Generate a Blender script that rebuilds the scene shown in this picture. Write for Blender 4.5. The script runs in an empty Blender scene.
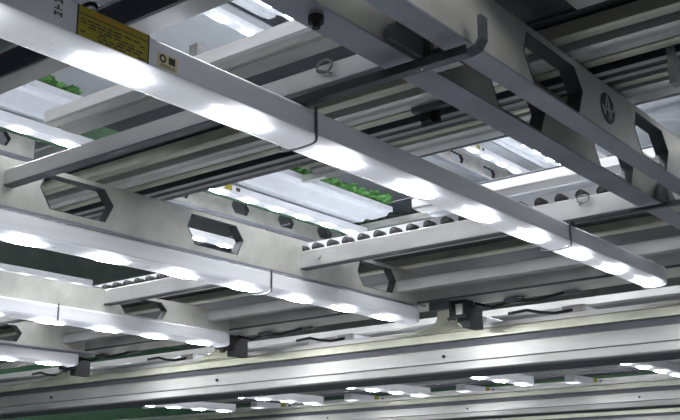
import bpy, bmesh, math, random
from mathutils import Vector, Matrix
random.seed(7)
sc = bpy.context.scene
# ------------------------------------------------------------------ camera, world, light, exposure
S = 0.6            # metres per layout unit (the lamp undersides hang one unit above the lens)
H = 1.6            # lens height above the floor
R = Matrix(((0.60668537, -0.2032511, -0.76851926),
            (-0.79478886, -0.17406618, -0.58138768),
            (-0.01560553, 0.96352994, -0.26714512)))
cam_d = bpy.data.cameras.new('camera'); cam = bpy.data.objects.new('camera', cam_d)
sc.collection.objects.link(cam)
cam.matrix_world = Matrix.Translation((0, 0, H)) @ R.to_4x4()
cam_d.sensor_width = 36; cam_d.lens = 1002 / 680 * 36
cam_d.clip_start = 0.05; cam_d.clip_end = 200
sc.camera = cam
world = bpy.data.worlds.new('hall_air'); sc.world = world; world.use_nodes = True
wb = world.node_tree.nodes['Background']
wb.inputs[0].default_value = (0.86, 0.89, 1.0, 1); wb.inputs[1].default_value = 0.56
sc.view_settings.view_transform = 'Standard'; sc.view_settings.look = 'None'
sc.view_settings.exposure = 0.48; sc.view_settings.gamma = 1; sc.view_settings.use_curve_mapping = False
sc.cycles.use_denoising = True
sc.cycles.max_bounces = 6; sc.cycles.sample_clamp_indirect = 6
LED_POWER = 170.0
LENS_GLOW = 1.5
# two unseen area lights added behind the viewer to fill the steel faces
for k, (lx, ly) in enumerate(((-3.0, -1.2), (1.0, -3.6))):
    ld = bpy.data.lights.new('fill_light', 'AREA'); ld.shape = 'RECTANGLE'; ld.size = 2.4; ld.size_y = 1.2
    ld.energy = 42; ld.color = (1.0, 0.98, 0.94)
    lo = bpy.data.objects.new('fill_light', ld); sc.collection.objects.link(lo)
    lo.location = (lx, ly, 4.2)
    lo.rotation_euler = (Vector((3.0, 2.0, 2.3)) - lo.location).to_track_quat('-Z', 'Y').to_euler()

# ------------------------------------------------------------------ materials
def mat(name, col, metal=0.0, rough=0.5, var=0.0, scale=(8, 8, 8), bump=0.0, emis=None, col2=None, spec=0.5):
    m = bpy.data.materials.new(name); m.use_nodes = True
    nt = m.node_tree; b = nt.nodes['Principled BSDF']
    b.inputs['Metallic'].default_value = metal; b.inputs['Roughness'].default_value = rough
    b.inputs['Specular IOR Level'].default_value = spec
    b.inputs['Base Color'].default_value = (*col, 1)
    if var:
        g = nt.nodes.new('ShaderNodeNewGeometry'); mp = nt.nodes.new('ShaderNodeMapping')
        mp.inputs['Scale'].default_value = scale
        nt.links.new(g.outputs['Position'], mp.inputs['Vector'])
        n = nt.nodes.new('ShaderNodeTexNoise'); n.inputs['Scale'].default_value = 1; n.inputs['Detail'].default_value = 5
        n.inputs['Roughness'].default_value = 0.62
        nt.links.new(mp.outputs[0], n.inputs['Vector'])
        r = nt.nodes.new('ShaderNodeValToRGB')
        c2 = col2 or tuple(min(1, c * (1 + var)) for c in col)
        r.color_ramp.elements[0].position = 0.33; r.color_ramp.elements[1].position = 0.68
        r.color_ramp.elements[0].color = (*[c * (1 - var) for c in col], 1)
        r.color_ramp.elements[1].color = (*c2, 1)
        nt.links.new(n.outputs['Fac'], r.inputs[0]); nt.links.new(r.outputs[0], b.inputs['Base Color'])
        mr = nt.nodes.new('ShaderNodeMapRange')
        mr.inputs['To Min'].default_value = max(0.05, rough - 0.12); mr.inputs['To Max'].default_value = min(1, rough + 0.12)
        nt.links.new(n.outputs['Fac'], mr.inputs['Value']); nt.links.new(mr.outputs[0], b.inputs['Roughness'])
        if bump:
            bp = nt.nodes.new('ShaderNodeBump'); bp.inputs['Strength'].default_value = bump; bp.inputs['Distance'].default_value = 0.004
            nt.links.new(n.outputs['Fac'], bp.inputs['Height']); nt.links.new(bp.outputs[0], b.inputs['Normal'])
    if emis:
        b.inputs['Emission Color'].default_value = (*emis[0], 1); b.inputs['Emission Strength'].default_value = emis[1]
    return m

M = {}
M['steel'] = mat('galvanised_steel', (0.50, 0.50, 0.48), 0.55, 0.42, 0.22, (9, 5, 14), 0.15)
M['steel_bright'] = mat('bright_steel', (0.82, 0.82, 0.80), 0.45, 0.33, 0.16, (5, 2, 12), 0.0)
M['rail'] = mat('rail_zinc', (0.46, 0.46, 0.455), 0.4, 0.4, 0.12, (9, 5, 14), 0.05)
M['flange'] = mat('shaded_flange_zinc', (0.34, 0.35, 0.40), 0.45, 0.42, 0.16, (7, 7, 7))  # zinc darkened so the joist flanges carry their underside shade in the colour
M['beam'] = mat('beam_steel', (0.40, 0.40, 0.385), 0.55, 0.42, 0.2, (8, 2.2, 12), 0.0)
M['joist'] = mat('punched_steel', (0.52, 0.52, 0.485), 0.4, 0.45, 0.18, (7, 7, 7), 0.1)
M['olive'] = mat('passivated_zinc', (0.62, 0.62, 0.51), 0.5, 0.4, 0.2, (9, 5, 20), 0.1)
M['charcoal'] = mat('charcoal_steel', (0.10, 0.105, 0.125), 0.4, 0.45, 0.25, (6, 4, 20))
M['black'] = mat('black_plastic', (0.008, 0.008, 0.01), 0.0, 0.6, 0.3, (30, 30, 30))
M['bar'] = mat('anodised_aluminium', (0.80, 0.81, 0.84), 0.1, 0.38, 0.07, (3, 40, 40))
M['white'] = mat('white_plastic', (0.70, 0.72, 0.76), 0.0, 0.4, 0.05, (10, 10, 10))
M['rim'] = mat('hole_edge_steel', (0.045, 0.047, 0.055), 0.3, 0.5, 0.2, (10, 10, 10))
M['cap'] = mat('clear_end_cap', (0.80, 0.82, 0.86), 0.0, 0.15, 0.04, (10, 10, 10))
M['yellow'] = mat('yellow_sticker', (0.40, 0.34, 0.03), 0.0, 0.6, 0.12, (40, 40, 40))
M['cream'] = mat('cream_sticker', (0.80, 0.72, 0.42), 0.0, 0.6, 0.06, (40, 40, 40))
M['ink'] = mat('label_ink', (0.05, 0.05, 0.045), 0.0, 0.6, 0.1, (60, 60, 60))
M['orange'] = mat('orange_ink', (0.62, 0.28, 0.03), 0.0, 0.6, 0.1, (60, 60, 60))
M['leaf'] = mat('lettuce_leaf', (0.07, 0.24, 0.05), 0.0, 0.5, 0.4, (30, 30, 30), col2=(0.16, 0.42, 0.11))
M['green'] = mat('green_paint', (0.05, 0.12, 0.065), 0.0, 0.55, 0.3, (3, 3, 3))
M['floor'] = mat('pale_epoxy', (0.07, 0.075, 0.08), 0.0, 0.35, 0.15, (1.5, 1.5, 1.5))
M['wall'] = mat('hall_wall', (0.30, 0.36, 0.31), 0.0, 0.7, 0.25, (1, 1, 1))
M['ceil'] = mat('hall_ceiling', (0.6, 0.61, 0.6), 0.0, 0.7, 0.2, (1, 1, 1))
M['wire'] = mat('grey_wire', (0.20, 0.20, 0.20), 0.3, 0.45, 0.2, (50, 50, 50))
M['led'] = mat('led_light', (1, 1, 1), 0, 0.5, emis=((0.95, 0.97, 1.0), LED_POWER))

LEDX = [1.48, 1.93, 2.385, 2.83, 3.27, 3.71, 4.15, 4.56, 4.975]
PITCH = 0.4375
def lens_mat():
    """frosted diffuser: it glows where a diode sits right behind it"""
    m = mat('frosted_diffuser', (0.45, 0.47, 0.52), 0.0, 0.3, 0.03, (10, 10, 10))
    nt = m.node_tree; b = nt.nodes['Principled BSDF']
    tc = nt.nodes.new('ShaderNodeTexCoord'); sp = nt.nodes.new('ShaderNodeSeparateXYZ')
    nt.links.new(tc.outputs['Object'], sp.inputs[0])
    def mth(op, a, bb=None):
        n = nt.nodes.new('ShaderNodeMath'); n.operation = op
        for i, v in enumerate((a, bb)):
            if v is None: continue
            if isinstance(v, (int, float)): n.inputs[i].default_value = v
            else: nt.links.new(v, n.inputs[i])
        return n.outputs[0]
    u = mth('DIVIDE', mth('SUBTRACT', sp.outputs['X'], LEDX[0] * S), PITCH * S)
    fr = mth('SUBTRACT', u, mth('ROUND', u))
    g = mth('POWER', 2.718, mth('MULTIPLY', mth('MULTIPLY', fr, fr), -34.0))
    zfac = mth('MULTIPLY', mth('SUBTRACT', 1.02 * S, sp.outputs['Z']), 1 / (0.035 * S))
    n = nt.nodes.new('ShaderNodeClamp'); nt.links.new(zfac, n.inputs[0])
    st = mth('MULTIPLY', mth('ADD', mth('MULTIPLY', g, LENS_GLOW), 0.36), n.outputs[0])
    b.inputs['Emission Color'].default_value = (0.90, 0.93, 1.0, 1)
    nt.links.new(st, b.inputs['Emission Strength'])
    return m
M['lens'] = lens_mat()

# ------------------------------------------------------------------ helpers
def W(p): return Vector((p[0] * S, p[1] * S, p[2] * S))
ORG = Vector((0, 0, H))
def link(name, bm, m, parent=None, smooth=False, bevel=0.0):
    me = bpy.data.meshes.new(name)
    bmesh.ops.recalc_face_normals(bm, faces=bm.faces[:])
    for f in bm.faces: f.smooth = smooth
    bm.to_mesh(me); bm.free(); me.materials.append(m)
    o = bpy.data.objects.new(name, me); sc.collection.objects.link(o)
    if parent is not None: o.parent = parent
    else: o.location = ORG
    if bevel:
        b = o.modifiers.new('bevel', 'BEVEL'); b.width = bevel * S; b.segments = 2; b.limit_method = 'ANGLE'
    return o
def tag(o, label=None, cat=None, group=None, kind=None):
    if label: o['label'] = label
    if cat: o['category'] = cat
    if group: o['group'] = group
    if kind: o['kind'] = kind
    return o
def thing(name, label, cat, group=None):
    o = bpy.data.objects.new(name, None); sc.collection.objects.link(o); o.location = ORG
    o.empty_display_size = 0.05
    return tag(o, label, cat, group)
def box(bm, x0, x1, y0, y1, z0, z1):
    v = [bm.verts.new(W((x, y, z))) for x in (x0, x1) for y in (y0, y1) for z in (z0, z1)]
    for f in ((0, 1, 3, 2), (4, 6, 7, 5), (0, 4, 5, 1), (2, 3, 7, 6), (0, 2, 6, 4), (1, 5, 7, 3)):
        bm.faces.new([v[i] for i in f])
def boxes(*bs):
    bm = bmesh.new()
    for b in bs: box(bm, *b)
    return bm
def prism_y(bm, pts, y0, y1):       # pts in (x, z), swept along y
    a = [bm.verts.new(W((x, y0, z))) for x, z in pts]; b = [bm.verts.new(W((x, y1, z))) for x, z in pts]
    n = len(pts)
    bm.faces.new(a); bm.faces.new(b)
    for i in range(n): bm.faces.new((a[i], a[(i + 1) % n], b[(i + 1) % n], b[i]))
def prism_x(bm, pts, x0, x1):       # pts in (y, z), swept along x
    a = [bm.verts.new(W((x0, y, z))) for y, z in pts]; b = [bm.verts.new(W((x1, y, z))) for y, z in pts]
    n = len(pts)
    bm.faces.new(a); bm.faces.new(b)
    for i in range(n): bm.faces.new((a[i], a[(i + 1) % n], b[(i + 1) % n], b[i]))
def tube(bm, pts, r, seg=8):
    P = [W(p) for p in pts]; rings = []
    for i, p in enumerate(P):
        t = (P[min(i + 1, len(P) - 1)] - P[max(i - 1, 0)]).normalized()
        up = Vector((0, 0, 1)) if abs(t.z) < 0.9 else Vector((1, 0, 0))
        a = t.cross(up).normalized(); b = t.cross(a)
        rings.append([bm.verts.new(p + (a * math.cos(2 * math.pi * k / seg) + b * math.sin(2 * math.pi * k / seg)) * r * S) for k in range(seg)])
    for q, s in zip(rings, rings[1:]):
        for k in range(seg): bm.faces.new((q[k], q[(k + 1) % seg], s[(k + 1) % seg], s[k]))
    bm.faces.new(rings[0]); bm.faces.new(rings[-1])
def plate_with_holes(outer, holes, y0, y1):
    """flat plate in the x-z plane with real cut-outs, thickness y0..y1"""
    bm = bmesh.new(); edges = []
    for loop in [outer] + holes:
        v = [bm.verts.new(W((x, y0, z))) for x, z in loop]
        edges += [bm.edges.new((v[i], v[(i + 1) % len(v)])) for i in range(len(v))]
    bmesh.ops.triangle_fill(bm, use_beauty=True, use_dissolve=True, edges=edges)
    r = bmesh.ops.extrude_face_region(bm, geom=bm.faces[:])
    bmesh.ops.translate(bm, vec=(0, (y1 - y0) * S, 0), verts=[e for e in r['geom'] if isinstance(e, bmesh.types.BMVert)])
    return bm
def copy_tree(o, parent=None):
    c = o.copy(); sc.collection.objects.link(c)
    if parent is not None: c.parent = parent
    for ch in list(o.children):
        copy_tree(ch, c)
    return c
def moved(o, dx, dy, dz): o.location = ORG + W((dx, dy, dz)); return o

# ------------------------------------------------------------------ the hall
X0, X1, Y0, Y1 = -40, 26, -40, 24
FZ = -H / S
tag(link('floor', boxes((X0, X1, Y0, Y1, FZ - .2, FZ)), M['floor']), kind='structure')
tag(link('ceiling', boxes((-6, X1, -6, Y1, 11.5, 11.7)), M['ceil']), kind='structure')
tag(link('wall_back', boxes((X1, X1 + .2, Y0, Y1, FZ, 11.5)), M['wall']), kind='structure')
tag(link('wall_left', boxes((X0, X1, Y1, Y1 + .2, FZ, 11.5)), M['wall']), kind='structure')

# ------------------------------------------------------------------ LED grow lamps
def make_bar(name, label, leds, x0, x1, group, big=False):
    """local frame: lens bottom centre line runs along x at y=0, z=1"""
    t = thing(name, label, 'grow light', group)
    hp = [(-.066, 1.010), (-.066, 1.082), (-.058, 1.09), (.058, 1.09), (.066, 1.082), (.066, 1.010)]
    bm = bmesh.new(); prism_x(bm, hp, x0, x1); link('housing', bm, M['bar'], t, bevel=.004)
    # diffuser: shallow rounded trough under the housing
    lp = []
    for k in range(13):
        a = math.pi * k / 12
        cx = math.cos(a); sx = math.sin(a)
        lp.append((-.066 * (abs(cx) ** .45) * (1 if cx > 0 else -1), 1.010 - .017 * (sx ** .6)))
    bm = bmesh.new(); prism_x(bm, lp, x0 + .004, x1 - .004); link('diffuser', bm, M['lens'], t)
    # end cap
    bm = bmesh.new(); n = 5; rings = []
    cp = [(-.068, 1.0), (-.06, .990), (-.035, .985), (.035, .985), (.06, .990), (.068, 1.0), (.068, 1.08), (.058, 1.092), (-.058, 1.092), (-.068, 1.08)]
    for k in range(n):
        u = k / (n - 1); s = math.sqrt(max(0.0, 1 - (u * .93) ** 2)) if k else 1
        rings.append([bm.verts.new(W((x1 + u * .045, y * (.55 + .45 * s), 1.04 + (z - 1.04) * (.6 + .4 * s)))) for y, z in cp])
    for q, s_ in zip(rings, rings[1:]):
        for k in range(len(cp)): bm.faces.new((q[k], q[(k + 1) % len(cp)], s_[(k + 1) % len(cp)], s_[k]))
    bm.faces.new(rings[0]); bm.faces.new(rings[-1]); link('end_cap', bm, M['cap'], t, smooth=True)
    for lx in leds:
        bm = bmesh.new(); nn = 20
        L, Wd = (.115, .037)
        c = bm.verts.new(W((lx, 0, .984)))
        prev = []; mid = []
        for k in range(nn):
            a = 2 * math.pi * k / nn
            prev.append(bm.verts.new(W((lx + L * .8 * math.cos(a), Wd * .8 * math.sin(a), .9865))))
            mid.append(bm.verts.new(W((lx + L * math.cos(a), Wd * math.sin(a), .9935))))
        for k in range(nn): bm.faces.new((prev[k], mid[k], mid[(k + 1) % nn], prev[(k + 1) % nn]))
        for k in range(nn): bm.faces.new((c, prev[k], prev[(k + 1) % nn]))
        link('led_spot', bm, M['led'], t, smooth=True)
    return t
def strap(t, x, top=1.15):
    w = .0045
    bm = bmesh.new()
    pts = [(-.0695, top), (-.0695, 1.0)]
    for k in range(1, 10):
        a = math.pi * k / 10
        pts.append((-.0695 * math.cos(a) ** 1 if abs(math.cos(a)) > 1e-6 else 0, 1.0 - .0185 * (math.sin(a) ** .5)))
    pts += [(.0695, 1.0), (.0695, top)]
    inner = pts; outer = [(y * 1.05, z - (.003 if z < 1.001 else 0)) for y, z in pts]
    poly = inner + outer[::-1]
    n = len(pts)
    for xx in (x - w, x + w): pass
    va = [[bm.verts.new(W((xx, y, z))) for y, z in poly] for xx in (x - w, x + w)]
    m_ = len(poly)
    for k in range(n - 1):
        for v in va: bm.faces.new((v[k], v[k + 1], v[m_ - 2 - k], v[m_ - 1 - k]))
    for k in range(m_): bm.faces.new((va[0][k], va[0][(k + 1) % m_], va[1][(k + 1) % m_], va[1][k]))
    return link('hanger_strap', bm, M['charcoal'], t)

G1 = 'grow lights hanging in the nearest rack'
BARS = []
lamp_y = [1.811, 3.445, 5.03, 6.72]
lamp_lab = ['nearest and largest white LED grow light bar, carrying the yellow warning sticker',
            'LED grow light bar below the punched steel joist, second largest in view',
            'LED grow light bar third from the front, ending beside the black clamp at lower left',
            'short-looking LED grow light bar, lowest of the big ones at the left picture edge']
straps = [(2.19, 3.945), (3.86,), (3.73,), (4.10,)]
for i, (y, lab) in enumerate(zip(lamp_y, lamp_lab)):
    xe = (5.10, 5.25, 5.20, 5.20)[i]
    t = make_bar('led_grow_light', lab, [x + (0 if i == 0 else .01) for x in LEDX], 0.75, xe, G1)
    for sx in straps[i]: strap(t, sx, 1.098)
    moved(t, 0, y, 0); BARS.append(t)

# stickers and print on the nearest lamp (its side plane sits at local y -0.066)
A = BARS[0]
def on_side(name, m, x0, x1, z0, z1, d=.0006, parent=None, label=None):
    o = link(name, boxes((x0, x1, -.066 - d, -.0655, z0, z1)), m, parent or A)
    if label: o['label'] = label
    return o
st = on_side('warning_sticker', M['yellow'], 1.318, 1.532, 1.012, 1.0875, .0009, label='yellow warning sticker with orange and black print')
on_side('sticker_border', M['ink'], 1.315, 1.319, 1.011, 1.088, .0012, st)
on_side('sticker_border', M['ink'], 1.531, 1.535, 1.011, 1.088, .0012, st)
on_side('sticker_rule', M['ink'], 1.319, 1.531, 1.067, 1.0695, .0012, st)
bm = bmesh.new(); rr = random.Random(3)
for row in range(6):
    x = 1.326
    while x < 1.51:
        w = rr.uniform(.008, .026)
        if rr.random() < .85: box(bm, x, min(x + w, 1.526), -.0672, -.0660, 1.0575 - row * .0078 - .0036, 1.0575 - row * .0078)
        x += w + .006
link('sticker_small_print', bm, M['ink'], st)
bm = bmesh.new()
for a_, b_ in ((1.365, 1.378), (1.384, 1.397), (1.403, 1.416), (1.422, 1.435), (1.441, 1.454), (1.460, 1.473), (1.479, 1.492)):
    box(bm, a_, b_, -.0672, -.0660, 1.0725, 1.0815)
link('sticker_heading', bm, M['orange'], st)
cs = on_side('rating_label', M['cream'], 1.564, 1.631, 1.016, 1.056, .0009, label='small cream rating label with round seal and dark code block')
bm = bmesh.new()
for k in range(16):
    a0, a1 = 2 * math.pi * k / 16, 2 * math.pi * (k + 1) / 16
    cx, cz = 1.581, 1.042
    v = [bm.verts.new(W((cx + r * math.cos(a), -.0671, cz + r * math.sin(a)))) for a in (a0, a1) for r in (.006, .0115)]
    bm.faces.new((v[0], v[1], v[3], v[2]))
for k in range(3): box(bm, 1.572, 1.624, -.0671, -.066, 1.0195 + k * .0034, 1.0207 + k * .0034)
link('label_seal', bm, M['ink'], cs)
bm = boxes((1.601, 1.623, -.0671, -.066, 1.033, 1.052)); link('label_block', bm, M['ink'], cs)
# lettering E I H, printed up the side before the sticker
bm = bmesh.new()
def glyph(x, z, segs, w=.022, h=.011):
    for a, b, c, d in segs: box(bm, x + a * w, x + c * w, -.0668, -.0655, z + b * h, z + d * h)
glyph(1.252, 1.036, [(0, 0, .18, 1), (.82, 0, 1, 1), (0, .4, 1, .62), (0, .84, 1, 1)])
glyph(1.252, 1.053, [(0, 0, 1, .2), (.4, 0, .6, 1)])
glyph(1.252, 1.069, [(0, 0, .2, 1), (.8, 0, 1, 1), (0, .4, 1, .6)])
link('lettering', bm, M['ink'], A)

# ------------------------------------------------------------------ cross rails (run along y)
def rail(name, label, x, z0, z1, y0, y1, d=.075, m='rail', lip=True, group=None):
    """C-section rail, closed side toward the viewer"""
    t = thing(name, label, 'rail', group)
    th = .008
    pts = [(x, z0), (x, z1 - .007), (x + .004, z1), (x + d, z1), (x + d, z1 - th), (x + th, z1 - th), (x + th, z0 + th), (x + d, z0 + th), (x + d, z0)]
    bm = bmesh.new(); prism_y(bm, pts, y0, y1); link('channel', bm, M[m], t, bevel=.0035)
    return t
t = rail('cross_rail', 'steel cross rail passing behind the yellow sticker, upper left', 1.545, 1.150, 1.225, 0.9, 9.0)
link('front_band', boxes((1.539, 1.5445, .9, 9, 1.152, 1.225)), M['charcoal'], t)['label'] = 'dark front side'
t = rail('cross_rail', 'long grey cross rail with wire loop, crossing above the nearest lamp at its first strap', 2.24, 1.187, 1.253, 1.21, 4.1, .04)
link('shaded_bottom_flange', boxes((2.237, 2.282, 1.21, 4.1, 1.181, 1.1865)), M['charcoal'], t)['label'] = 'underside shade painted as a dark strip'  # charcoal strip puts the rail's underside shade into the colour
bm = bmesh.new()
ring = [(2.225 , 1.735 + .030 * math.cos(a), 1.236 + .020 * math.sin(a)) for a in [k * .5 for k in range(13)]]
tube(bm, ring + [(2.22, 1.72, 1.215), (2.225, 1.705, 1.205)], .004, 6); link('wire_loop', bm, M['wire'], t, True)
t = rail('cross_rail', 'grey cross rail topped by a row of black tube ends, middle of the rack', 4.10, 1.148, 1.242, 1.21, 6.6, .045)
link('shaded_bottom_flange', boxes((4.097, 4.15, 1.21, 6.6, 1.142, 1.1475)), M['charcoal'], t)['label'] = 'underside shade painted as a dark strip'  # same here: shade under the rail laid on as charcoal
bm = bmesh.new()
ring = [(4.085, 1.73 + .030 * math.cos(a), 1.225 + .018 * math.sin(a)) for a in [k * .5 for k in range(13)]]
tube(bm, ring + [(4.08, 1.735, 1.21), (4.08, 1.745, 1.195)], .004, 6); link('wire_loop', bm, M['wire'], t, True)
bm = bmesh.new(); tube(bm, [(4.094, 3.25, 1.20), (4.101, 3.25, 1.20)], .018, 14); link('bolt', bm, M['steel'], t, False)
t = rail('cross_rail', 'grey cross rail just before the wide end panel, behind the tube-end rail', 5.03, 1.150, 1.222, 0.9, 9.0, .06)

# corrugated tube ends lying on the middle rail
t = thing('drainage_tube_row', 'row of black round tube ends lying on the middle cross rail', 'tubes')
k = 0; y = 1.55
while y < 6.4:
    bm = bmesh.new(); tube(bm, [(4.115, y, 1.256), (4.165, y, 1.256)], .026 if k % 1 == 0 else .026, 10)
    link('tube', bm, M['black'], t, True)
    k += 1; y += .102
bm = boxes((4.166, 4.19, 1.0, 6.5, 1.243, 1.300), (4.19, 4.45, 1.0, 6.5, 1.290, 1.300)); link('cover_strip', bm, M['white'], t)

# the dark strap with a hooked end
bm = bmesh.new()
pth = [(1.95, 1.115)] + [(1.20, 1.115)]
yz = [(2.05, 1.098), (1.195, 1.098), (1.165, 1.104), (1.150, 1.125), (1.148, 1.19)]
w0, w1 = 2.135, 2.168
loops = []
for i, (yy, zz) in enumerate(yz):
    a = yz[max(i - 1, 0)]; b = yz[min(i + 1, len(yz) - 1)]
    ty, tz = b[0] - a[0], b[1] - a[1]; l = math.hypot(ty, tz); ny, nz = -tz / l, ty / l
    if i == 0: ny, nz = 0, -1
    th = .012
    loops.append([bm.verts.new(W(p)) for p in ((w0, yy - ny * th / 2, zz - nz * th / 2), (w1, yy - ny * th / 2, zz - nz * th / 2), (w1, yy + ny * th / 2, zz + nz * th / 2), (w0, yy + ny * th / 2, zz + nz * th / 2))])
for q, s_ in zip(loops, loops[1:]):
    for k in range(4): bm.faces.new((q[k], q[(k + 1) % 4], s_[(k + 1) % 4], s_[k]))
bm.faces.new(loops[0]); bm.faces.new(loops[-1])
t = thing('hooked_strap', 'flat black strap with an upturned hook end under the punched joists', 'bracket')
link('strap', bm, M['charcoal'], t)
link('front_lip', boxes((2.131, 2.1345, 1.19, 2.05, 1.092, 1.116)), M['black'], t)

t = thing('flat_strap', 'thin dark flat strap from the nearest lamp to the right picture edge', 'bracket')
link('strap', boxes((3.965, 4.01, .7, 1.76, 1.098, 1.106)), M['charcoal'], t)
link('fold', boxes((3.955, 3.965, .7, 1.76, 1.092, 1.104)), M['black'], t)
link('end_tab', boxes((3.965, 4.01, 1.742, 1.759, 1.085, 1.107)), M['charcoal'], t)
# ------------------------------------------------------------------ punched joists (run along x)
def hexhole(x0, x1, z0, z1, e=.055):
    zm = (z0 + z1) / 2 + .008
    return [(x0 + e * .5, z1), (x1 - e, z1), (x1, zm), (x1 - e * .8, z0), (x0 + e, z0), (x0, zm)]
def joist(name, label, yw, holes, x0, x1, zt, zb, fl, group, circle=None, depth=.05, hz=(1.143, 1.298)):
    t = thing(name, label, 'joist', group)
    hs = [hexhole(a, b, *hz) for a, b in holes]
    outer = [(x0, zb), (x1, zb), (x1, zt - .05), (x1 - .12, zt), (x0, zt)]
    link('web', plate_with_holes(outer, hs, yw, yw + .008), M['joist'], t)
    bm = boxes((x0, x1, yw, yw + fl, zb - .007, zb)); link('shaded_bottom_flange', bm, M['flange'], t, bevel=.002)
    bm = boxes((x0, x1 - .12, yw, yw + fl * .6, zt, zt + .006)); link('top_flange', bm, M['steel'], t)
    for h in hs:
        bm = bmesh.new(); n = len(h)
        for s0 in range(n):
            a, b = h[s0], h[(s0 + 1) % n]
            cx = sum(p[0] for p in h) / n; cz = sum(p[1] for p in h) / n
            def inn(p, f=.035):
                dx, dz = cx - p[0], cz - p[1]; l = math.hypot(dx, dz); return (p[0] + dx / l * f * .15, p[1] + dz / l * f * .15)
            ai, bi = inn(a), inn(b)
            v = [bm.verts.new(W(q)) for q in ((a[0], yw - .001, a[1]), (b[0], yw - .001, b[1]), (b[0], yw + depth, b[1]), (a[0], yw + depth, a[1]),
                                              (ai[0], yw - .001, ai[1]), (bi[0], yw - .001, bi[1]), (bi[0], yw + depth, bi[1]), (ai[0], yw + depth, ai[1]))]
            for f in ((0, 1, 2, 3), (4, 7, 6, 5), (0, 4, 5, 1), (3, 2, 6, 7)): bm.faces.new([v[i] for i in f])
        link('hole_collar', bm, M['rim'], t)  # near-black colour stands for the shade inside the hole
    return t
GJ = 'punched steel joists'
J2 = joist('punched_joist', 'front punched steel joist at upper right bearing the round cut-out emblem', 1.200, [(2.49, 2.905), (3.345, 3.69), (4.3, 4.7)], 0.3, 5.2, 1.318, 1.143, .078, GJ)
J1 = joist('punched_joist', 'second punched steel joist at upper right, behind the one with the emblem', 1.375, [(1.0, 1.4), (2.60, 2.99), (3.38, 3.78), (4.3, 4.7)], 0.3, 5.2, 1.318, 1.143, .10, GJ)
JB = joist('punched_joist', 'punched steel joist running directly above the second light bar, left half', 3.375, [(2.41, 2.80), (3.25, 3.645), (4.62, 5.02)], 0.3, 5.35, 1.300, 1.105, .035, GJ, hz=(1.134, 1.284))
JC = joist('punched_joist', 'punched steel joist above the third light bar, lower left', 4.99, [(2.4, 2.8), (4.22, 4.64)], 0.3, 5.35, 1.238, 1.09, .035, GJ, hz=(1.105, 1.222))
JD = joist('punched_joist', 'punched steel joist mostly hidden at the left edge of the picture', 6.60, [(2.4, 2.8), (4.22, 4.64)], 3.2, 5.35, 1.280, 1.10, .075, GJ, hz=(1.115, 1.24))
# emblem: dark disc with a light letter-like A inside
bm = bmesh.new(); cx, cz, r = 3.105, 1.231, .055
v = [bm.verts.new(W((cx + r * 1.05 * math.cos(2 * math.pi * k / 28), 1.1975, cz + r * math.sin(2 * math.pi * k / 28)))) for k in range(28)]
f = bm.faces.new(v); e_ = bmesh.ops.extrude_face_region(bm, geom=[f]); bmesh.ops.translate(bm, vec=(0, .003 * S, 0), verts=[g for g in e_['geom'] if isinstance(g, bmesh.types.BMVert)])
em = link('round_emblem', bm, M['rim'], J2); em['label'] = 'dark round emblem with light strokes'
bm = bmesh.new()
def stroke(a, b, w=.0055):
    dx, dz = b[0] - a[0], b[1] - a[1]; l = math.hypot(dx, dz); nx, nz = -dz / l * w / 2, dx / l * w / 2
    q = [(a[0] + nx, a[1] + nz), (b[0] + nx, b[1] + nz), (b[0] - nx, b[1] - nz), (a[0] - nx, a[1] - nz)]
    vs = [bm.verts.new(W((cx + x, y, cz + z))) for y in (1.1945, 1.1975) for x, z in q]
    bm.faces.new(vs[:4]); bm.faces.new(vs[4:])
    for k in range(4): bm.faces.new((vs[k], vs[(k + 1) % 4], vs[4 + (k + 1) % 4], vs[4 + k]))
stroke((-.006, .050), (-.034, -.032)); stroke((-.006, .050), (.022, -.036)); stroke((-.026, -.008), (.034, -.006)); stroke((.034, -.006), (.048, .02)); stroke((-.034, -.032), (-.05, .0)); stroke((.0, .018), (.0, -.046), .004)
link('emblem_strokes', bm, M['joist'], em)
# web plates that close the joist pair + black gussets between them
for gx, lab in ((2.02, 'dark half-round gusset plate between the twin joists near the hooked strap'), (3.98, 'dark gusset plate between the twin joists at the right picture edge')):
    t = thing('gusset', lab, 'bracket')
    pts = [(gx, 1.145)] + [(gx + .15 - .15 * math.cos(a), 1.15 + .085 * math.sin(a)) for a in [k * math.pi / 12 for k in range(13)]] + [(gx + .30, 1.145)]
    bm = bmesh.new(); prism_y(bm, pts, 1.355, 1.370); link('plate', bm, M['charcoal'], t)
    bm = boxes((gx + .17, gx + .26, 1.282, 1.372, 1.134, 1.142)); link('foot', bm, M['steel'], t)
    bm = boxes((gx + .17, gx + .18, 1.340, 1.354, 1.15, 1.235)); link('fold', bm, M['black'], t)
t = thing('cap_bolt', 'black cap bolt hanging under the twin joists at the top of the picture', 'bolt')
bm = bmesh.new(); tube(bm, [(1.79, 1.42, 1.145), (1.79, 1.42, 1.118)], .020, 12); link('head', bm, M['black'], t)
bm = bmesh.new(); tube(bm, [(1.79, 1.42, 1.118), (1.79, 1.42, 1.104)], .011, 10); link('tip', bm, M['black'], t)

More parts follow.
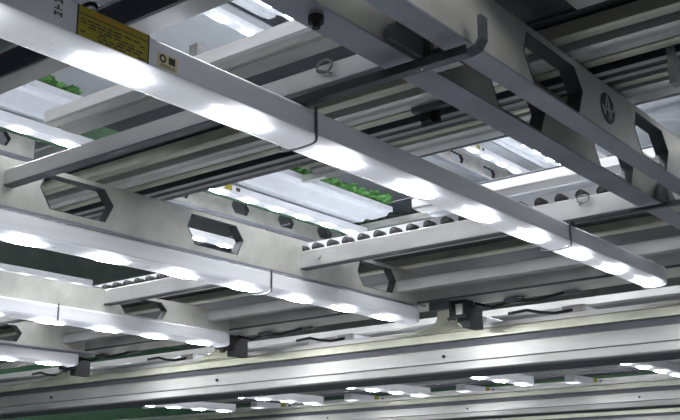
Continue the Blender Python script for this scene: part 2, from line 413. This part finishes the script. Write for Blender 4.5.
# ------------------------------------------------------------------ shelf deck slats (run along y, above the rails)
KD = 1.335
f_ = KD / 1.5
GS = 'slats of the shelf above the nearest lamps'
def slat(label, r0, r1, m, y0=-.4, y1=9.5, h=.05, z=KD, name='deck_slat', hl=None, group=GS):
    t = thing(name, label, 'slat', group)
    x0, x1 = r0 * f_ * z / KD, r1 * f_ * z / KD
    e = min(.012, (x1 - x0) * .25)
    bm = bmesh.new(); prism_y(bm, [(x0, z + .006), (x0 + e, z), (x1 - e, z), (x1, z + .006), (x1, z + h), (x0, z + h)], y0, y1)
    link('sheet', bm, M[m], t)
    if hl is not None:
        xx = hl * f_ * z / KD
        bm = bmesh.new(); prism_y(bm, [(xx - .006, z + .001), (xx, z - .010), (xx + .006, z + .001)], y0, y1); link('highlight', bm, M['steel_bright'], t)  # highlight line put in as a thin raised strip of bright steel
    return t
L_ = 'underside slat of the shelf, '
slat(L_ + 'narrow bright one bordering the upper opening', 2.42, 2.488, 'steel_bright', y1=3.02)
slat(L_ + 'blotchy light one just before the wire-loop rail', 2.50, 2.61, 'steel', y0=1.0, y1=3.02)
slat(L_ + 'broad blue-grey one in the top right corner', 2.60, 2.88, 'joist', y1=1.05)
slat(L_ + 'thin olive one behind the wire-loop rail', 3.04, 3.10, 'olive')
slat(L_ + 'broad silver one with a bright bead', 3.17, 3.285, 'steel_bright', hl=3.205)
slat(L_ + 'thin olive one after the broad silver slat', 3.30, 3.355, 'olive')
slat(L_ + 'charcoal one with double bead', 3.415, 3.485, 'charcoal', hl=3.42)
slat(L_ + 'charcoal one beside the double-bead slat', 3.49, 3.56, 'charcoal', hl=3.492)
slat(L_ + 'thin yellowish one in front of the second opening', 3.575, 3.615, 'olive', y1=2.62)
slat(L_ + 'broad silver one right before the second opening', 3.66, 3.815, 'steel_bright', y1=2.62, hl=3.705)
slat(L_ + 'white-grey one on the far side of the second opening', 4.56, 4.69, 'steel_bright', y1=2.62)
slat(L_ + 'pale one in front of the tube ends', 4.72, 4.90, 'white', y1=2.62)
slat(L_ + 'charcoal one behind the tube-end rail', 5.36, 5.50, 'charcoal', hl=5.44)
slat(L_ + 'olive one before the last cross rail', 5.80, 5.90, 'olive')
# dark web sheets above the slats (solid shelf pans)
def pan(label, r0, r1, y0=-.4, y1=9.5, z=1.395, m='charcoal'):
    k_ = z / 1.5
    t = thing('shelf_pan', label, 'shelf pan', 'dark pans over the shelf slats')
    link('sheet', boxes((r0 * k_, r1 * k_, y0, y1, z, z + .012)), M[m], t)
    link('liner', boxes((r0 * k_, r1 * k_, y0, y1, z + .013, z + .018)), M['white'], t)
    link('edge_fold', boxes((r0 * k_, r0 * k_ + .01, y0, y1, z - .01, z + .04)), M[m], t)
pan('dark shelf pan over the blotchy slat', 2.50, 2.85, y1=3.0)
pan('dark shelf pan over the broad silver slats', 2.85, 3.56)
pan('dark shelf pan seen between the tube-end rail and the last cross rail', 5.25, 6.25)
pan('short dark shelf pan right of the second opening', 3.60, 3.83, y1=2.62)
pan('dark shelf pan in the top left corner', 0.9, 1.75)
t = thing('conduit', 'shiny round conduit running behind the yellow sticker', 'pipe')
bm = bmesh.new(); tube(bm, [(1.56, -.4, 1.235), (1.56, 9, 1.235)], .013, 10); link('pipe', bm, M['steel_bright'], t, True)
bm = bmesh.new(); tube(bm, [(1.55 , 2.02 + .05 * math.cos(a), 1.235 + .03 * math.sin(a)) for a in [k * .35 for k in range(10)]], .007, 6); link('cable_loop', bm, M['black'], t, True)
# small clamp block and plates in the dark slats, centre
t = thing('junction_clamp', 'black clamp block hanging among the dark slats at centre', 'clamp')
link('block', boxes((2.93, 2.965, 1.80, 1.84, 1.285, 1.332)), M['black'], t)
link('arm', boxes((2.90, 2.93, 1.70, 1.86, 1.315, 1.334)), M['charcoal'], t)
link('plate', boxes((2.965, 2.975, 1.78, 1.86, 1.28, 1.333)), M['rim'], t)

# ------------------------------------------------------------------ end panel, clamps, main beams
def end_panel(dx, dz, lab):
    t = thing('end_panel', lab, 'panel', None)
    link('face', boxes((5.25 + dx, 5.262 + dx, .9, 9.5, 1.118 + dz, 1.215 + dz)), M['steel'], t)
    link('underside', boxes((5.262 + dx, 5.56 + dx, .9, 9.5, 1.112 + dz, 1.120 + dz)), M['joist'], t)
    link('ridge', boxes((5.246 + dx, 5.262 + dx, .9, 9.5, 1.105 + dz, 1.117 + dz)), M['charcoal'], t)
end_panel(0, 0, 'wide plain steel end panel above the black clamps')
def beam(dx, dz, lab, bolts, y1=13.5):
    t = thing('main_beam', lab, 'beam', 'main beams at the bottom of the picture')
    z = lambda a: a + dz
    x = lambda a: a + dx
    bm = bmesh.new()
    prism_y(bm, [(x(5.70), z(.785)), (x(5.70), z(.872)), (x(5.715), z(.880)), (x(5.78), z(.880)), (x(5.78), z(.785))], .6, y1)
    link('upper_face', bm, M['beam'], t)
    bm = bmesh.new(); prism_y(bm, [(x(5.688), z(.722)), (x(5.684), z(.730)), (x(5.692), z(.776)), (x(5.705), z(.782)), (x(5.78), z(.782)), (x(5.78), z(.722))], .6, y1)
    link('lower_face', bm, M['beam'], t)
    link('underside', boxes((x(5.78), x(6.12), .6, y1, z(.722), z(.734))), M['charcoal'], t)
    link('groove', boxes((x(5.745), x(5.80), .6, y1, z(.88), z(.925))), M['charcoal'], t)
    bm = bmesh.new(); prism_y(bm, [(x(5.70), z(.925)), (x(5.70), z(.975)), (x(5.716), z(.985)), (x(5.80), z(.985)), (x(5.80), z(.925))], .6, y1)
    link('top_ledge', bm, M['olive'], t)
    link('back_ledge', boxes((x(5.72), x(5.86), .6, y1, z(.986), z(1.015))), M['steel_bright'], t)
    for by in bolts:
        bm = bmesh.new(); tube(bm, [(x(5.688), by, z(.824)), (x(5.702), by, z(.824))], .011, 8); link('bolt', bm, M['black'], t)
    return t
beam(0, 0, 'long bright steel main beam crossing the whole width of the picture', [7.6, 5.54, 3.47, 9.7])
beam(4.8, .055, 'second main beam along the bottom edge, farther away than the long bright one', [4.0, 6.1, 8.2])
beam(9.7, .11, 'third main beam, a thin line in the lowest right corner', [5, 8])

# clamps and gussets where joists meet the beam
def clamp(y, lab, lab2):
    t = thing('beam_clamp', lab, 'clamp', 'black clamps under the end panel')
    link('block', boxes((5.34, 5.44, y - .02, y + .10, 1.00, 1.15)), M['black'], t)
    link('jaw', boxes((5.44, 5.60, y + .01, y + .07, .955, 1.10)), M['black'], t)
    link('bracket_arm', boxes((5.30, 5.34, y + .08, y + .22, 1.06, 1.135)), M['charcoal'], t)
    link('window_plate', boxes((5.328, 5.34, y + .0, y + .045, 1.02, 1.085)), M['steel'], t)
    bm = bmesh.new(); tube(bm, [(5.36, y + .04, 1.00), (5.36, y + .04, .975)], .02, 8); link('bolt', bm, M['black'], t)
    bm = bmesh.new(); tube(bm, [(5.45, y - .02, 1.10), (5.5, y - .12, 1.07), (5.5, y - .25, 1.09), (5.48, y - .42, 1.075), (5.5, y - .6, 1.10)], .009, 6); link('cable', bm, M['black'], t, True)
    bm = boxes((5.46, 5.56, y - .34, y - .22, 1.085, 1.105)); link('cable_clip', bm, M['charcoal'], t); link('cable_clip', boxes((5.5, 5.54, y - .7, y - .55, 1.09, 1.105)), M['charcoal'], t)
    g = thing('corner_gusset', lab2, 'bracket', 'curved gussets on the main beam')
    c = y + .30
    pts = [(c - .07, 1.12), (c - .065, 1.06)]
    for k in range(7):
        a = k / 6 * math.pi / 2; pts.append((c - .065 - .10 * (1 - math.cos(a)), 1.06 - .075 * math.sin(a)))
    pts += [(c + .48, .985)]
    for k in range(7):
        a = (6 - k) / 6 * math.pi / 2; pts.append((c + .075 + .30 * (1 - math.cos(a)) , 1.07 - .075 * math.sin(a)))
    pts += [(c + .07, 1.12)]
    bm = bmesh.new(); prism_x(bm, pts, 5.64, 5.655); link('plate', bm, M['olive'], g)
    bm = bmesh.new(); tube(bm, [(5.628, c - .02, 1.055), (5.642, c - .02, 1.055)], .011, 8); link('bolt', bm, M['charcoal'], g)
clamp(3.10, 'black beam clamp right of the second light bar end', 'curved olive gusset below the end of the second light bar')
clamp(5.12, 'black beam clamp right of the third light bar end', 'curved olive gusset near the end of the third light bar')
clamp(6.95, 'black beam clamp at the end of the lowest left light bar', 'curved olive gusset by the lowest left light bar')
clamp(1.30, 'black beam clamp beyond the end of the nearest light bar', 'curved olive gusset at the right picture edge')

# ------------------------------------------------------------------ other lamps: tiers above and racks behind
def far_lamp(x_led0, n, y, z, lab, lead=.42, tail=.25, group=None, sticker=True, x_start=None):
    t = make_bar('led_grow_light', lab, [LEDX[0] + PITCH * k for k in range(n)], LEDX[0] - lead, LEDX[0] + PITCH * (n - 1) + tail, group)
    if sticker:
        o = link('warning_sticker', boxes((LEDX[0] + .02, LEDX[0] + .13, -.0672, -.066, 1.02, 1.085)), M['yellow'], t); o['label'] = 'small yellow sticker'
        link('rating_label', boxes((LEDX[0] + .19, LEDX[0] + .25, -.0672, -.066, 1.03, 1.07)), M['ink'], t)
    moved(t, x_led0 - LEDX[0], y, z - 1)
    return t
FT = 2.87; 
far_lamp(6.90, 6, 6.74, FT, 'LED grow light seen through the central opening beside the lettuce tray', lead=.15)
far_lamp(1.96 , 8, 6.74, FT, 'LED grow light of the upper shelf at the far left, above the grey cross rail', lead=.3, tail=.4, sticker=False)
far_lamp(7.74 * FT / 2.72 - 2 * PITCH, 4, 8.30, FT, 'LED grow light glimpsed through the hexagonal joist hole', sticker=False)
far_lamp(5.95, 8, 11.65, 2.90, 'LED grow light with small spots low at the left edge, under the second light bar', sticker=False)
far_lamp(5.98, 4, 6.72, 4.73, 'LED grow light two shelves up, at top centre left of the cap bolt', lead=.2, tail=.35)
far_lamp(6.45, 4, 6.12, 4.73, 'LED grow light two shelves up, cut by the top edge of the picture', sticker=False)
far_lamp(12.25, 6, 6.83, 4.73, 'LED grow light seen in the right-hand opening, nearer of the two there')
far_lamp(12.95, 4, 6.13, 4.73, 'small LED grow light in the right-hand opening, farther of the two there', sticker=False)
R2 = [(3.30, 8.37, 'LED grow light below the main beam at the right picture edge'),
      (4.81, 8.50, 'LED grow light with rounded end below the main beam, right of centre'),
      (6.25, 8.78, 'LED grow light with rounded end below the main beam, at centre'),
      (7.78, 8.75, 'LED grow light under the main beam, left of centre'),
      (9.30, 8.80, 'LED grow light under the main beam in the lower left')]
for y, xl, lab in R2:
    far_lamp(xl - 5 * PITCH, 8 if y > 4 else 9, y, 1.0, lab, lead=.30, tail=.16, sticker=True)
R3 = [(3.38, 'LED grow light starting above the second beam, lower right, with a yellow sticker'), (4.98, 'LED grow light starting above the second beam with a yellow sticker, second from right'),
      (6.45, 'LED grow light starting above the second beam near the picture centre'), (8.2, 'LED grow light starting above the second beam, left of centre'), (9.9, 'LED grow light starting above the second beam in the left corner')]
for y, lab in R3:
    far_lamp(11.45, 6, y, 1.135, lab, lead=.5)
for x0 in (1.96, 6.9):
    for y in (1.82, 3.45, 5.07):
        far_lamp(x0, 7, y, FT, 'LED grow light one level up, hidden by the steel in front', sticker=False, group='grow lights one level up behind the steel')

# ------------------------------------------------------------------ growing trays with lettuce
def lettuce(x, y, z, r, seed, lab=None):
    rr = random.Random(seed)
    t = bmesh.new()
    for k in range(16):
        a = k * 2.4 + rr.uniform(-.3, .3); tilt = .25 + .85 * (k / 16); L = r * rr.uniform(.85, 1.15); wd = L * .42
        d = Vector((math.cos(a), math.sin(a), 0)); s_ = Vector((-d.y, d.x, 0)); rows = []
        for j in range(5):
            u = j / 4; out = math.sin(tilt) * u + .2 * u * u; up = math.cos(tilt) * u * (1.1 - .35 * u) + .05
            c = Vector((x, y, z)) + d * L * out + Vector((0, 0, L * up))
            w_ = wd * math.sin(math.pi * (.12 + .80 * u)) ; wav = rr.uniform(-.1, .1) * L
            rows.append([t.verts.new(W(c - s_ * w_ + Vector((0, 0, .1 * L + wav)))), t.verts.new(W(c)), t.verts.new(W(c + s_ * w_ + Vector((0, 0, .1 * L - wav))))])
        for q, p in zip(rows, rows[1:]):
            for i in (0, 1): t.faces.new((q[i], q[i + 1], p[i + 1], p[i]))
    return t
def tray(x0, x1, y0, y1, z, lab, pl=None):
    t = thing('growing_tray', lab, 'tray', 'white growing trays')
    w = y1 - y0
    pts = [(y0, z + .075), (y0, z + .035), (y0 + .05, z + .03), (y0 + .07, z), (y0 + w * .42, z - .012), (y0 + w * .46, z + .012), (y0 + w * .54, z + .012), (y0 + w * .58, z - .012), (y1 - .07, z), (y1 - .05, z + .03), (y1, z + .035), (y1, z + .075)]
    bm = bmesh.new(); prism_x(bm, pts, x0, x1); link('trough', bm, M['white'], t)
    link('rim_strip', boxes((x0, x1, y0 - .012, y0, z + .03, z + .09)), M['white'], t)
    return t
tray(5.9, 9.15, 6.18, 6.88, 2.99, 'white growing tray with lettuce in the central opening')
tray(1.3, 4.80, 6.22, 6.95, 2.99, 'white growing tray with lettuce at the left, above the grey cross rail')
tray(11.3, 14.3, 6.3, 6.65, 4.87, 'white growing tray in the right-hand opening')
tray(5.6, 7.4, 6.2, 6.6, 4.87, 'white growing tray two shelves up at the top')
n = 0
protos = [link('lettuce', lettuce(0, 0, 0, .15, s), M['leaf'], None, True) for s in (1, 2, 3)]
for p in protos: tag(p, 'green lettuce head', 'lettuce')
GL = {0: ('green lettuce head in the tray of the central opening', 'lettuces in the central opening'),
      1: ('green lettuce head in the tray at the far left', 'lettuces at the far left')}
used = set()
def put(x, y, z, which, g):
    o = protos[which]
    if which in used: o = o.copy(); sc.collection.objects.link(o)
    used.add(which)
    o.location = ORG + W((x, y, z)); o.rotation_euler.z = random.uniform(0, 6.28)
    s_ = random.uniform(.85, 1.15); o.scale = (s_, s_, s_)
    o['label'], o['group'] = GL[g]; o['category'] = 'lettuce'
for k in range(17):
    put(6.55 + k * .155, 6.27 + random.uniform(-.03, .03), 3.05, k % 3, 0)
    put(6.60 + k * .155, 6.45 + random.uniform(-.03, .03), 3.06, (k + 1) % 3, 0)
for k in range(8):
    put(3.65 + k * .15, 6.30 + random.uniform(-.03, .03), 3.05, k % 3, 1)

# upper-tier rails and slats seen through the openings
GU = 'steelwork of the upper shelves'
for (x, z, y0, y1, lab) in ((7.50, 2.985, 3.0, 6.15, 'thin grey rail crossing the central opening over the white tray'),
                            (9.50, 2.99, 3.0, 6.9, 'thin grey rail with small knobs at the far end of the central opening')):
    rail('upper_rail', lab, x, z, z + .075, y0, y1, .06, 'steel', group=GU)
t = thing('drainage_tube_row', 'small row of black tube ends over the far rail of the central opening', 'tubes')
for k in range(10):
    bm = bmesh.new(); tube(bm, [(9.52, 5.9 + k * .12, 3.09), (9.8, 5.9 + k * .12, 3.09)], .03, 8); link('tube', bm, M['black'], t, True)
GB = 'slats of the far upper shelves'
def far_deck(dx, z, rows, y0, y1, lab):
    for i, (a, b, m) in enumerate(rows):
        t = thing('deck_slat', lab % {'steel': 'plain grey', 'steel_bright': 'bright silver', 'charcoal': 'dark', 'olive': 'yellowish', 'white': 'white'}[m], 'slat', GB + ' ' + str(round(z)))
        link('sheet', boxes((dx + a, dx + b, y0, y1, z, z + .05)), M[m], t)
ROWS = [(1.3, 1.55, 'steel'), (1.6, 1.9, 'steel_bright'), (2.16, 2.22, 'steel_bright'), (2.24, 2.34, 'steel'), (2.7, 2.76, 'olive'), (2.82, 2.92, 'steel_bright'),
        (3.05, 3.18, 'charcoal'), (3.26, 3.4, 'steel_bright'), (4.03, 4.18, 'steel_bright'), (4.2, 4.36, 'white'), (4.8, 4.95, 'charcoal'), (5.15, 5.3, 'olive')]
far_deck(0.0, 3.21, ROWS[:7], .5, 5.9, '%s slat under the shelf one level up, nearest rack')
far_deck(4.85, 3.21, ROWS[:1] + ROWS[10:], .5, 5.9, '%s slat under the shelf one level up, second rack')
far_deck(9.7, 3.21, ROWS, .5, 12, '%s slat under the shelf one level up, third rack')
far_deck(0.0, 5.08, ROWS, .5, 14, '%s slat under the shelf two levels up, nearest rack')
far_deck(4.85, 5.08, ROWS[:2] + ROWS[8:], .5, 14, '%s slat under the shelf two levels up, second rack')
far_deck(9.7, 5.08, ROWS[:2], .5, 14, '%s slat under the shelf two levels up, third rack')
for z, x0, x1, lab in ((5.25, 4.3, 25, 'pale shelf liner far above, seen through the openings'), (7.2, 4.3, 25, 'pale shelf liner at the very top of the racks')):
    t = thing('shelf_liner', lab, 'shelf'); link('sheet', boxes((x0, x1, 1, 6.45, z, z + .02), (x0, x1, 7.15, 16, z, z + .02)) if z < 6 else boxes((x0, x1, 1, 16, z, z + .02)), M['white'], t)
    link('lip', boxes((x0 - .02, x0, 1, 16, z - .05, z + .05)), M['steel'], t)
# green wall-side girder seen through the gaps
tag(link('green_girder', boxes((4.0, 15, 7.1, 7.3, 3.05, 3.45)), M['green']), 'green painted girder behind the lettuce trays', 'girder')
tag(link('green_girder', boxes((0.5, 24, 14.0, 14.2, .6, 2.6)), M['green']), 'green painted panel low in the background at the left', 'panel')
tag(link('green_girder', boxes((17.5, 17.7, 2, 14.0, .7, 2.2)), M['green']), 'green painted panel behind the lower lamps', 'panel')
for (x0, x1, y0, y1, z, lab) in ((8.0, 11.5, .6, 12, 1.46, 'shelf of the second rack hidden behind the main beam'), (5.45, 7.7, .6, 7.0, 3.42, 'shelf one level up over the broad silver slats'),
                                 (1.5, 4.4, .6, 7.0, 3.42, 'shelf one level up, nearest rack'), (10.2, 14.5, .6, 12, 3.48, 'shelf one level up, third rack'), (-4.0, 1.15, 1.0, 9, 1.46, 'shelf over the picture\'s left edge')):
    t = thing('shelf_pan', lab, 'shelf pan', 'shelf pans of the racks above and behind')
    link('sheet', boxes((x0, x1, y0, y1, z, z + .02)), M['charcoal'], t); link('liner', boxes((x0, x1, y0, y1, z + .021, z + .03)), M['white'], t)
joist('punched_joist', 'small punched joist under the LED light of the central opening', 7.55, [(7.0, 7.3), (7.95, 8.25), (8.75, 9.05), (9.5, 9.8)], 6.0, 10, 3.20, 2.975, .10, GJ, hz=(3.02, 3.16))
joist('punched_joist', 'small punched joist one level up, glimpsed at the far left', 7.55, [(3.0, 3.3), (3.95, 4.25), (4.75, 5.05)], 1.0, 5.3, 3.20, 2.975, .10, GJ, hz=(3.02, 3.16))
joist('punched_joist', 'small greenish punched joist in the right-hand opening', 7.35, [(11.6, 11.9), (12.5, 12.9), (13.5, 13.9)], 11.2, 15, 4.98, 4.74, .10, GJ, hz=(4.78, 4.92))
# bars two levels up
for (x, z, w, m, lab) in ((7.55, 4.98, .10, 'charcoal', 'dark bar behind the lamp two shelves up'), (8.1, 5.0, .22, 'steel', 'grey bar right of the lamp two shelves up'), (7.0, 5.0, .18, 'white', 'white bar over the lamp two shelves up'),
                          (12.6, 5.0, .12, 'charcoal', 'dark bar in the right-hand opening, near its front'), (13.6, 5.02, .15, 'white', 'white bar in the right-hand opening')):
    t = thing('crossbar', lab, 'rail', 'crossbars two levels up'); link('channel', boxes((x, x + w, 1.0, 6.4, z, z + .06)), M[m], t)
t = thing('cable_clip', 'small grey clip hanging at the top behind the nearest lamp', 'clip')
link('block', boxes((2.26, 2.30, 2.32, 2.36, 1.42, 1.50)), M['wire'], t)
bm = bmesh.new(); tube(bm, [(2.28, 2.34, 1.46), (2.32, 2.24, 1.45), (2.36, 2.18, 1.44), (2.40, 2.14, 1.40)], .012, 6); link('cable', bm, M['charcoal'], t, True)
# uprights
for i, (x, y) in enumerate(((5.83, .75), (5.83, 13.2), (-.9, .75), (-.9, 10.0))):
    t = thing('upright_post', 'square steel rack upright outside the picture', 'post', 'rack uprights outside the picture')
    link('post', boxes((x, x + .14, y, y + .14, FZ, 6.9)), M['steel'], t)
    link('foot_plate', boxes((x - .08, x + .22, y - .08, y + .22, FZ, FZ + .02)), M['steel'], t)
t = thing('upright_post', 'light steel upright in the top right corner', 'post')
link('post', boxes((3.02, 3.07, .93, .955, 1.23, 1.38)), M['steel'], t)

# steelwork of the second and third racks, glimpsed over the two beams
for j, (x, z, y0, y1, w, m, lab) in enumerate((
        (6.55, 1.205, .6, 12, .10, 'steel_bright', 'pale crossbar right behind the end panel'),
        (6.95, 1.270, .6, 12, .20, 'steel', 'grey crossbar of the second rack, nearer one'),
        (7.25, 1.215, .6, 12, .05, 'charcoal', 'dark thin crossbar of the second rack'),
        (7.40, 1.215, .6, 12, .16, 'steel_bright', 'bright crossbar of the second rack over the main beam'),
        (7.62, 1.19, .6, 12, .07, 'charcoal', 'dark crossbar of the second rack just over the main beam'),
        (11.6, 1.33, .6, 13, .12, 'steel_bright', 'bright crossbar of the third rack under the main beam'),
        (12.3, 1.36, .6, 13, .25, 'charcoal', 'dark crossbar of the third rack under the main beam'),
        (13.4, 1.36, .6, 13, .12, 'steel', 'grey crossbar of the third rack under the main beam'))):
    t = thing('crossbar', lab, 'rail', 'crossbars of the racks behind')
    link('channel', boxes((x, x + w, y0, y1, z, z + .05)), M[m], t)
# ------------------------------------------------------------------ clutter above the main beam
rr = random.Random(11)
for k, (y, lab) in enumerate(((2.55, 'white driver box above the main beam right of the black clamp'), (4.35, 'white tapered driver box above the main beam at centre'),
               (6.0, 'white driver box above the main beam, left of centre'), (7.6, 'white driver box above the main beam near the left edge'))):
    t = thing('driver_box', lab, 'box', 'driver boxes above the main beam')
    bm = bmesh.new(); prism_x(bm, [(y, 1.03), (y, 1.085), (y + .13, 1.085), (y + .13, 1.03)], 5.90, 6.55); link('case', bm, M['white'], t)
    link('end_plate', boxes((5.875, 5.90, y - .01, y + .14, 1.02, 1.09)), M['steel'], t)
    bm = bmesh.new()
    tube(bm, [(5.88, y + .07, 1.06), (5.84, y + .17, 1.045), (5.83, y + .27, 1.06), (5.83, y + .36, 1.085), (5.84, y + .5, 1.08)], .011, 6); link('cable', bm, M['black'], t, True)
